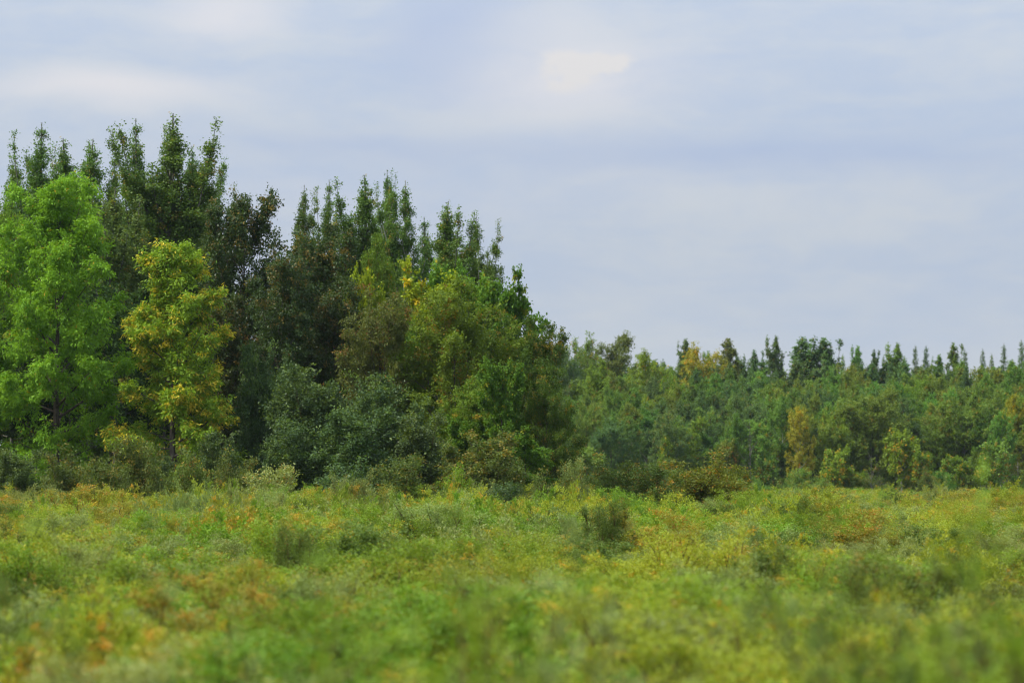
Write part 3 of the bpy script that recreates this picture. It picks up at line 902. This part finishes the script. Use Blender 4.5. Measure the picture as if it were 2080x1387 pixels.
S_LABEL = {
    'yellow': 'yellow green willow shrub',
    'grey': 'silvery grey green willow shrub',
    'green': 'fresh green leafy shrub',
    'orange': 'orange flecked birch shrub',
    'dark': 'dark green dense shrub',
}
rs = random.Random(21)
prng = np.random.default_rng(77)
_ph = prng.uniform(0, 6.28, (6, 8))
_fr = prng.uniform(-1, 1, (6, 8, 2))


def field(i, x, y, s):
    """smooth patchiness of the meadow"""
    v = 0.0
    for k in range(8):
        v += math.sin((_fr[i, k, 0] * x + _fr[i, k, 1] * y) * s * 2.4 + _ph[i, k])
    return v / 2.8


def pick_kind(x, y):
    wts = {'yellow': 1.5 + 1.3 * field(0, x, y, 0.28), 'grey': 1.25 + 1.3 * field(1, x, y, 0.25), 'green': 0.95 + 1.0 * field(2, x, y, 0.3),
           'orange': 0.58 + 0.75 * field(3, x, y, 0.33), 'dark': 0.34 + 0.6 * field(4, x, y, 0.4)}
    ks = list(wts)
    return rs.choices(ks, [max(0.02, wts[k]) ** 1.6 for k in ks])[0]


SHRUBS = []
HOLLOWS = [(lx(px, d), d, w_) for px, d, w_ in [(600, 69, 0.8), (1520, 59, 1.0), (2040, 55.5, 0.8), (1235, 91, 0.9), (900, 97, 1.2), (60, 83, 0.9), (25, 41.5, 0.5),
           (490, 51, 0.8), (1400, 65, 1.4), (160, 61, 1.0), (720, 139, 1.2), (1130, 75, 0.8), (1780, 80, 1.0), (330, 90, 1.0), (1660, 110, 1.2), (1900, 70, 0.8), (1000, 60, 0.8)]]


def hollow(x, y):
    """lower growth in front of the standing bushes, so that their shaded sides show"""
    for hx, hy, w_ in HOLLOWS:
        if abs(x - hx) < w_ + 0.3 and 0.3 < hy - y < 4.5:
            return 0.75
    return 1.0




def shrub(key, x, y, s, sz, label=None, group=None, var=None):
    H, R, st, fo = SK[key][rs.randrange(2) if var is None else var]
    if label is None:
        s, sz = s * 1.05 / R, sz * 1.5 / H
    o = thing(S_NAME[key], label or near_label(('tall ' if sz * H > 1.3 else 'low ') + S_LABEL[key], x, y, MARKS_MEADOW), 'shrub', (x, y, 0), rs.uniform(0, 6.28), (s, s, sz),
              (group or 'meadow shrubs, ' + key) if label is None or group else None)
    a = link(bpy.data.objects.new('stems', st))
    a.parent = o
    b = link(bpy.data.objects.new('foliage', fo))
    b.parent = o
    SHRUBS.append((key, b))
    return o


# single bushes that stand out of the meadow
for key, px, py, d, hw, lab in [
        ('dark', 1222, 1010, 92, 72, 'rounded dark green bush standing out of the middle of the meadow'),
        ('grey', 890, 1005, 98, 105, 'broad grey green bush with a shaded side in the middle of the meadow'),
        ('grey', 722, 958, 140, 55, 'upright pale green willow bush in front of the dogwood thicket'),
        ('grey', 560, 985, 130, 65, 'rounded pale green willow bush in front of the pale grey birch shrub'),
        ('yellow', 930, 990, 118, 50, 'yellow tinged bush just behind the broad grey green bush'),
        ('dark', 600, 1058, 70, 60, 'dark shaded bush in a hollow of the meadow below the pale willow bushes'),  # dark leaf colour stands in for the shade of the hollow
        ('dark', 10, 1010, 118, 70, 'grey brown bush at the meadow edge under the large green ash'),
        ('orange', 200, 985, 118, 95, 'orange tinged bush at the meadow edge under the large green ash'),
        ('dark', 60, 1045, 84, 70, 'dark green bush in front of the orange tinged bush'),
        ('dark', 1600, 1002, 118, 75, 'dull green bush in the meadow before the far wood'),
        ('yellow', 1400, 1070, 66, 130, 'wide bright yellow green bush with deep shade beneath'),
        ('dark', 1560, 1100, 60, 80, 'dark bush in the shade beside the wide yellow green bush'),  # shade of the gap put into the dark leaf colour
        ('dark', 1950, 1110, 56, 70, 'dark bush in a hollow below the far wood'),  # dark leaves paint the shade of this hollow
        ('orange', 490, 1135, 52, 85, 'rusty orange bush in the near meadow'),
        ('dark', 25, 1180, 42, 40, 'small round dark bush in the near meadow'),
        ('grey', 160, 1085, 62, 90, 'silver grey bush in front of the dark green meadow bush')]:
    Hs = top_z(py, d)
    v = 1
    H, R = SK[key][v][:2]
    shrub(key, lx(px, d), d, 1.3 * hw * d / FPX / R, Hs / H, lab, var=v)

# the near 300 or so, out to about 62 m
d = 17.0
while d < 62:
    step = 0.95 + d * 0.006
    half = 0.137 * d + 1.2
    x = -half + rs.uniform(0, 1.0)
    while x < half:
        xx, yy = x + rs.uniform(-0.3, 0.3), d + rs.uniform(-0.45, 0.45)
        hump = 1.0 + 0.22 * field(5, xx, yy, 0.35)
        r_ = rs.random()
        if r_ < 0.06:
            s, sz, var = rs.uniform(1.0, 1.4), rs.uniform(1.0, 1.2), 1
        elif r_ < 0.23:
            s, sz, var = rs.uniform(0.9, 1.25), rs.uniform(0.75, 1.02) * hollow(xx, yy), 1 if rs.random() < 0.75 else 0
        else:
            s, sz, var = rs.uniform(0.8, 1.1), hump * rs.uniform(0.38, 0.62) * hollow(xx, yy), 1 if rs.random() < 0.15 else 0
        shrub(pick_kind(xx, yy), xx, yy, s, sz, var=var)
        x += 1.25 * rs.uniform(0.75, 1.25)
    d += step
print('near shrubs', len(SHRUBS))

# tall blurred shoots close to the camera
G_SH = 'tall willow shoots close by'
wm = {}
for v in range(3):
    wm[v] = grow_shrub('shoot', 300 + v, 2.3, 0.16, 3, 420, (0.085, 0.026), 0.12, 0.12, 0.04, 0.0, 2)
for px, py, d, mt in [(322, 1075, 13, 's_green'), (345, 1180, 12.5, 's_dark'), (1712, 1055, 15.0, 's_dark'), (1770, 1090, 15.5, 's_dark'), (1815, 1130, 13, 's_dark'),
                      (1990, 1070, 14.0, 's_green'), (2030, 1110, 14.5, 's_dark'), (945, 1050, 17.0, 's_green'), (780, 1200, 12, 's_grey'),
                      (1190, 1195, 13, 's_grey'), (1250, 1235, 13, 's_grey'), (640, 1140, 16.0, 's_green'), (1460, 1255, 13, 's_grey')]:
    H, R, st, fo = wm[rs.randrange(3)]
    Hs = top_z(py, d)
    o = thing('willow_shoot', 'tall thin willow shoot blurred by its closeness, rising above the near shrubs', 'shrub', (lx(px, d), d, 0), rs.uniform(0, 6.28),
              (1, 1, Hs / H), G_SH)
    part('stems', st, 'bark_red', o)
    part('foliage', fo, mt, o)

# everything beyond: the closed thicket, far too many bushes to count
pts, scl, rot, idx = [], [], [], []
src = []
for key in SK:
    for v in range(2):
        src.append((key, v))
d = 62.0
while d < 398:
    step = 1.3 + d * 0.004
    half = 0.140 * d + 2.0
    x = -half + rs.uniform(0, 1.0)
    while x < half:
        xx, yy = x + rs.uniform(-0.5, 0.5), d + rs.uniform(-0.6, 0.6)
        px = xx / yy * FPX + 1040
        x += (1.3 + d * 0.002) * rs.uniform(0.8, 1.2)
        if yy > 160 and px < 1150 - max(0, yy - 185) * 0.5 or yy > 235 and px < 1060:
            continue
        key = pick_kind(xx * 0.7, yy * 0.5)
        hump = 1.0 + 0.22 * field(5, xx, yy, 0.22)
        r_ = rs.random()
        big = r_ < 0.06
        if px < 1150 and 108 < yy < 158 and r_ > 0.86:
            big = True
        if big:
            s, hump, var = rs.uniform(1.1, 1.6), rs.uniform(1.05, 1.35), 1 if r_ < 0.035 else 0
        elif r_ < 0.24:
            s, hump, var = rs.uniform(0.95, 1.35), rs.uniform(0.8, 1.15), 1 if rs.random() < 0.75 else 0
        else:
            s, hump, var = rs.uniform(0.85, 1.2), hump * rs.uniform(0.40, 0.66), 1 if rs.random() < 0.15 else 0
        far = min(1, max(0, yy - 90) / 70) if px < 1150 else 0.45 * min(1, max(0, yy - 110) / 120)
        hump = min(hump * (1 + (0.3 if big else 0.85) * far), 1.72 if px < 1150 else 1.35)
        if big and px >= 1150 and 110 < yy < 320:
            hump *= rs.uniform(1.0, 1.3)
        s *= 1 + 0.0012 * (yy - 60)
        pts.append((xx, yy, 0.0))
        Hm, Rm = SK[key][var][:2]
        s *= 1.05 / Rm
        hump *= 1.5 / Hm
        scl.append((s, s, hump * hollow(xx, yy)))
        rot.append((0, 0, rs.uniform(0, 6.28)))
        idx.append(src.index((key, var)))
    d += step
print('thicket', len(pts))
me = bpy.data.meshes.new('shrub_thicket')
me.from_pydata(pts, [], [])
for nm, dat in (('scl', scl), ('rot', rot)):
    a = me.attributes.new(nm, 'FLOAT_VECTOR', 'POINT')
    a.data.foreach_set('vector', np.array(dat, dtype=np.float32).ravel())
a = me.attributes.new('idx', 'INT', 'POINT')
a.data.foreach_set('value', np.array(idx, dtype=np.int32))
th = link(bpy.data.objects.new('shrub_thicket', me))
th['kind'] = 'stuff'
th['label'] = 'unbroken yellow green willow thicket stretching back to the trees'
th['category'] = 'thicket'
ng = bpy.data.node_groups.new('thicket', 'GeometryNodeTree')
ng.interface.new_socket('Geometry', in_out='INPUT', socket_type='NodeSocketGeometry')
ng.interface.new_socket('Geometry', in_out='OUTPUT', socket_type='NodeSocketGeometry')
gi, go = ng.nodes.new('NodeGroupInput'), ng.nodes.new('NodeGroupOutput')
iop = ng.nodes.new('GeometryNodeInstanceOnPoints')
iop.inputs['Pick Instance'].default_value = True
jn = ng.nodes.new('GeometryNodeJoinGeometry')
mesh_src = {}
for key, b in SHRUBS:
    mesh_src.setdefault(b.data.name, b)
for key, v in reversed(src):
    oi = ng.nodes.new('GeometryNodeObjectInfo')
    oi.inputs['Object'].default_value = mesh_src[SK[key][v][3].name]
    oi.inputs['As Instance'].default_value = True
    ng.links.new(oi.outputs['Geometry'], jn.inputs[0])
ng.links.new(gi.outputs[0], iop.inputs['Points'])
ng.links.new(jn.outputs[0], iop.inputs['Instance'])
for nm, typ, sk in (('idx', 'INT', 'Instance Index'), ('rot', 'FLOAT_VECTOR', 'Rotation'), ('scl', 'FLOAT_VECTOR', 'Scale')):
    na = ng.nodes.new('GeometryNodeInputNamedAttribute')
    na.data_type = typ
    na.inputs['Name'].default_value = nm
    ng.links.new(na.outputs['Attribute'], iop.inputs[sk])
ng.links.new(iop.outputs[0], go.inputs[0])
md = th.modifiers.new('thicket', 'NODES')
md.node_group = ng

# ------------------------------------------------------------------ thin haze
HAZE = 0.00004
bm_v = [(-160, -30, -1.5), (160, -30, -1.5), (160, 560, -1.5), (-160, 560, -1.5), (-160, -30, 42), (160, -30, 42), (160, 560, 42), (-160, 560, 42)]
hm = bpy.data.meshes.new('haze')
hm.from_pydata(bm_v, [], [(0, 3, 2, 1), (4, 5, 6, 7), (0, 1, 5, 4), (1, 2, 6, 5), (2, 3, 7, 6), (3, 0, 4, 7)])
ho = link(bpy.data.objects.new('haze', hm))
ho['kind'] = 'stuff'
ho['label'] = 'thin pale haze in the air'
ho['category'] = 'haze'
m = bpy.data.materials.new('haze')
m.use_nodes = True
m.node_tree.nodes.clear()
mo = m.node_tree.nodes.new('ShaderNodeOutputMaterial')
pv = m.node_tree.nodes.new('ShaderNodeVolumePrincipled')
pv.inputs['Color'].default_value = (0.72, 0.85, 1.0, 1)
pv.inputs['Density'].default_value = HAZE
m.node_tree.links.new(pv.outputs[0], mo.inputs['Volume'])
hm.materials.append(m)
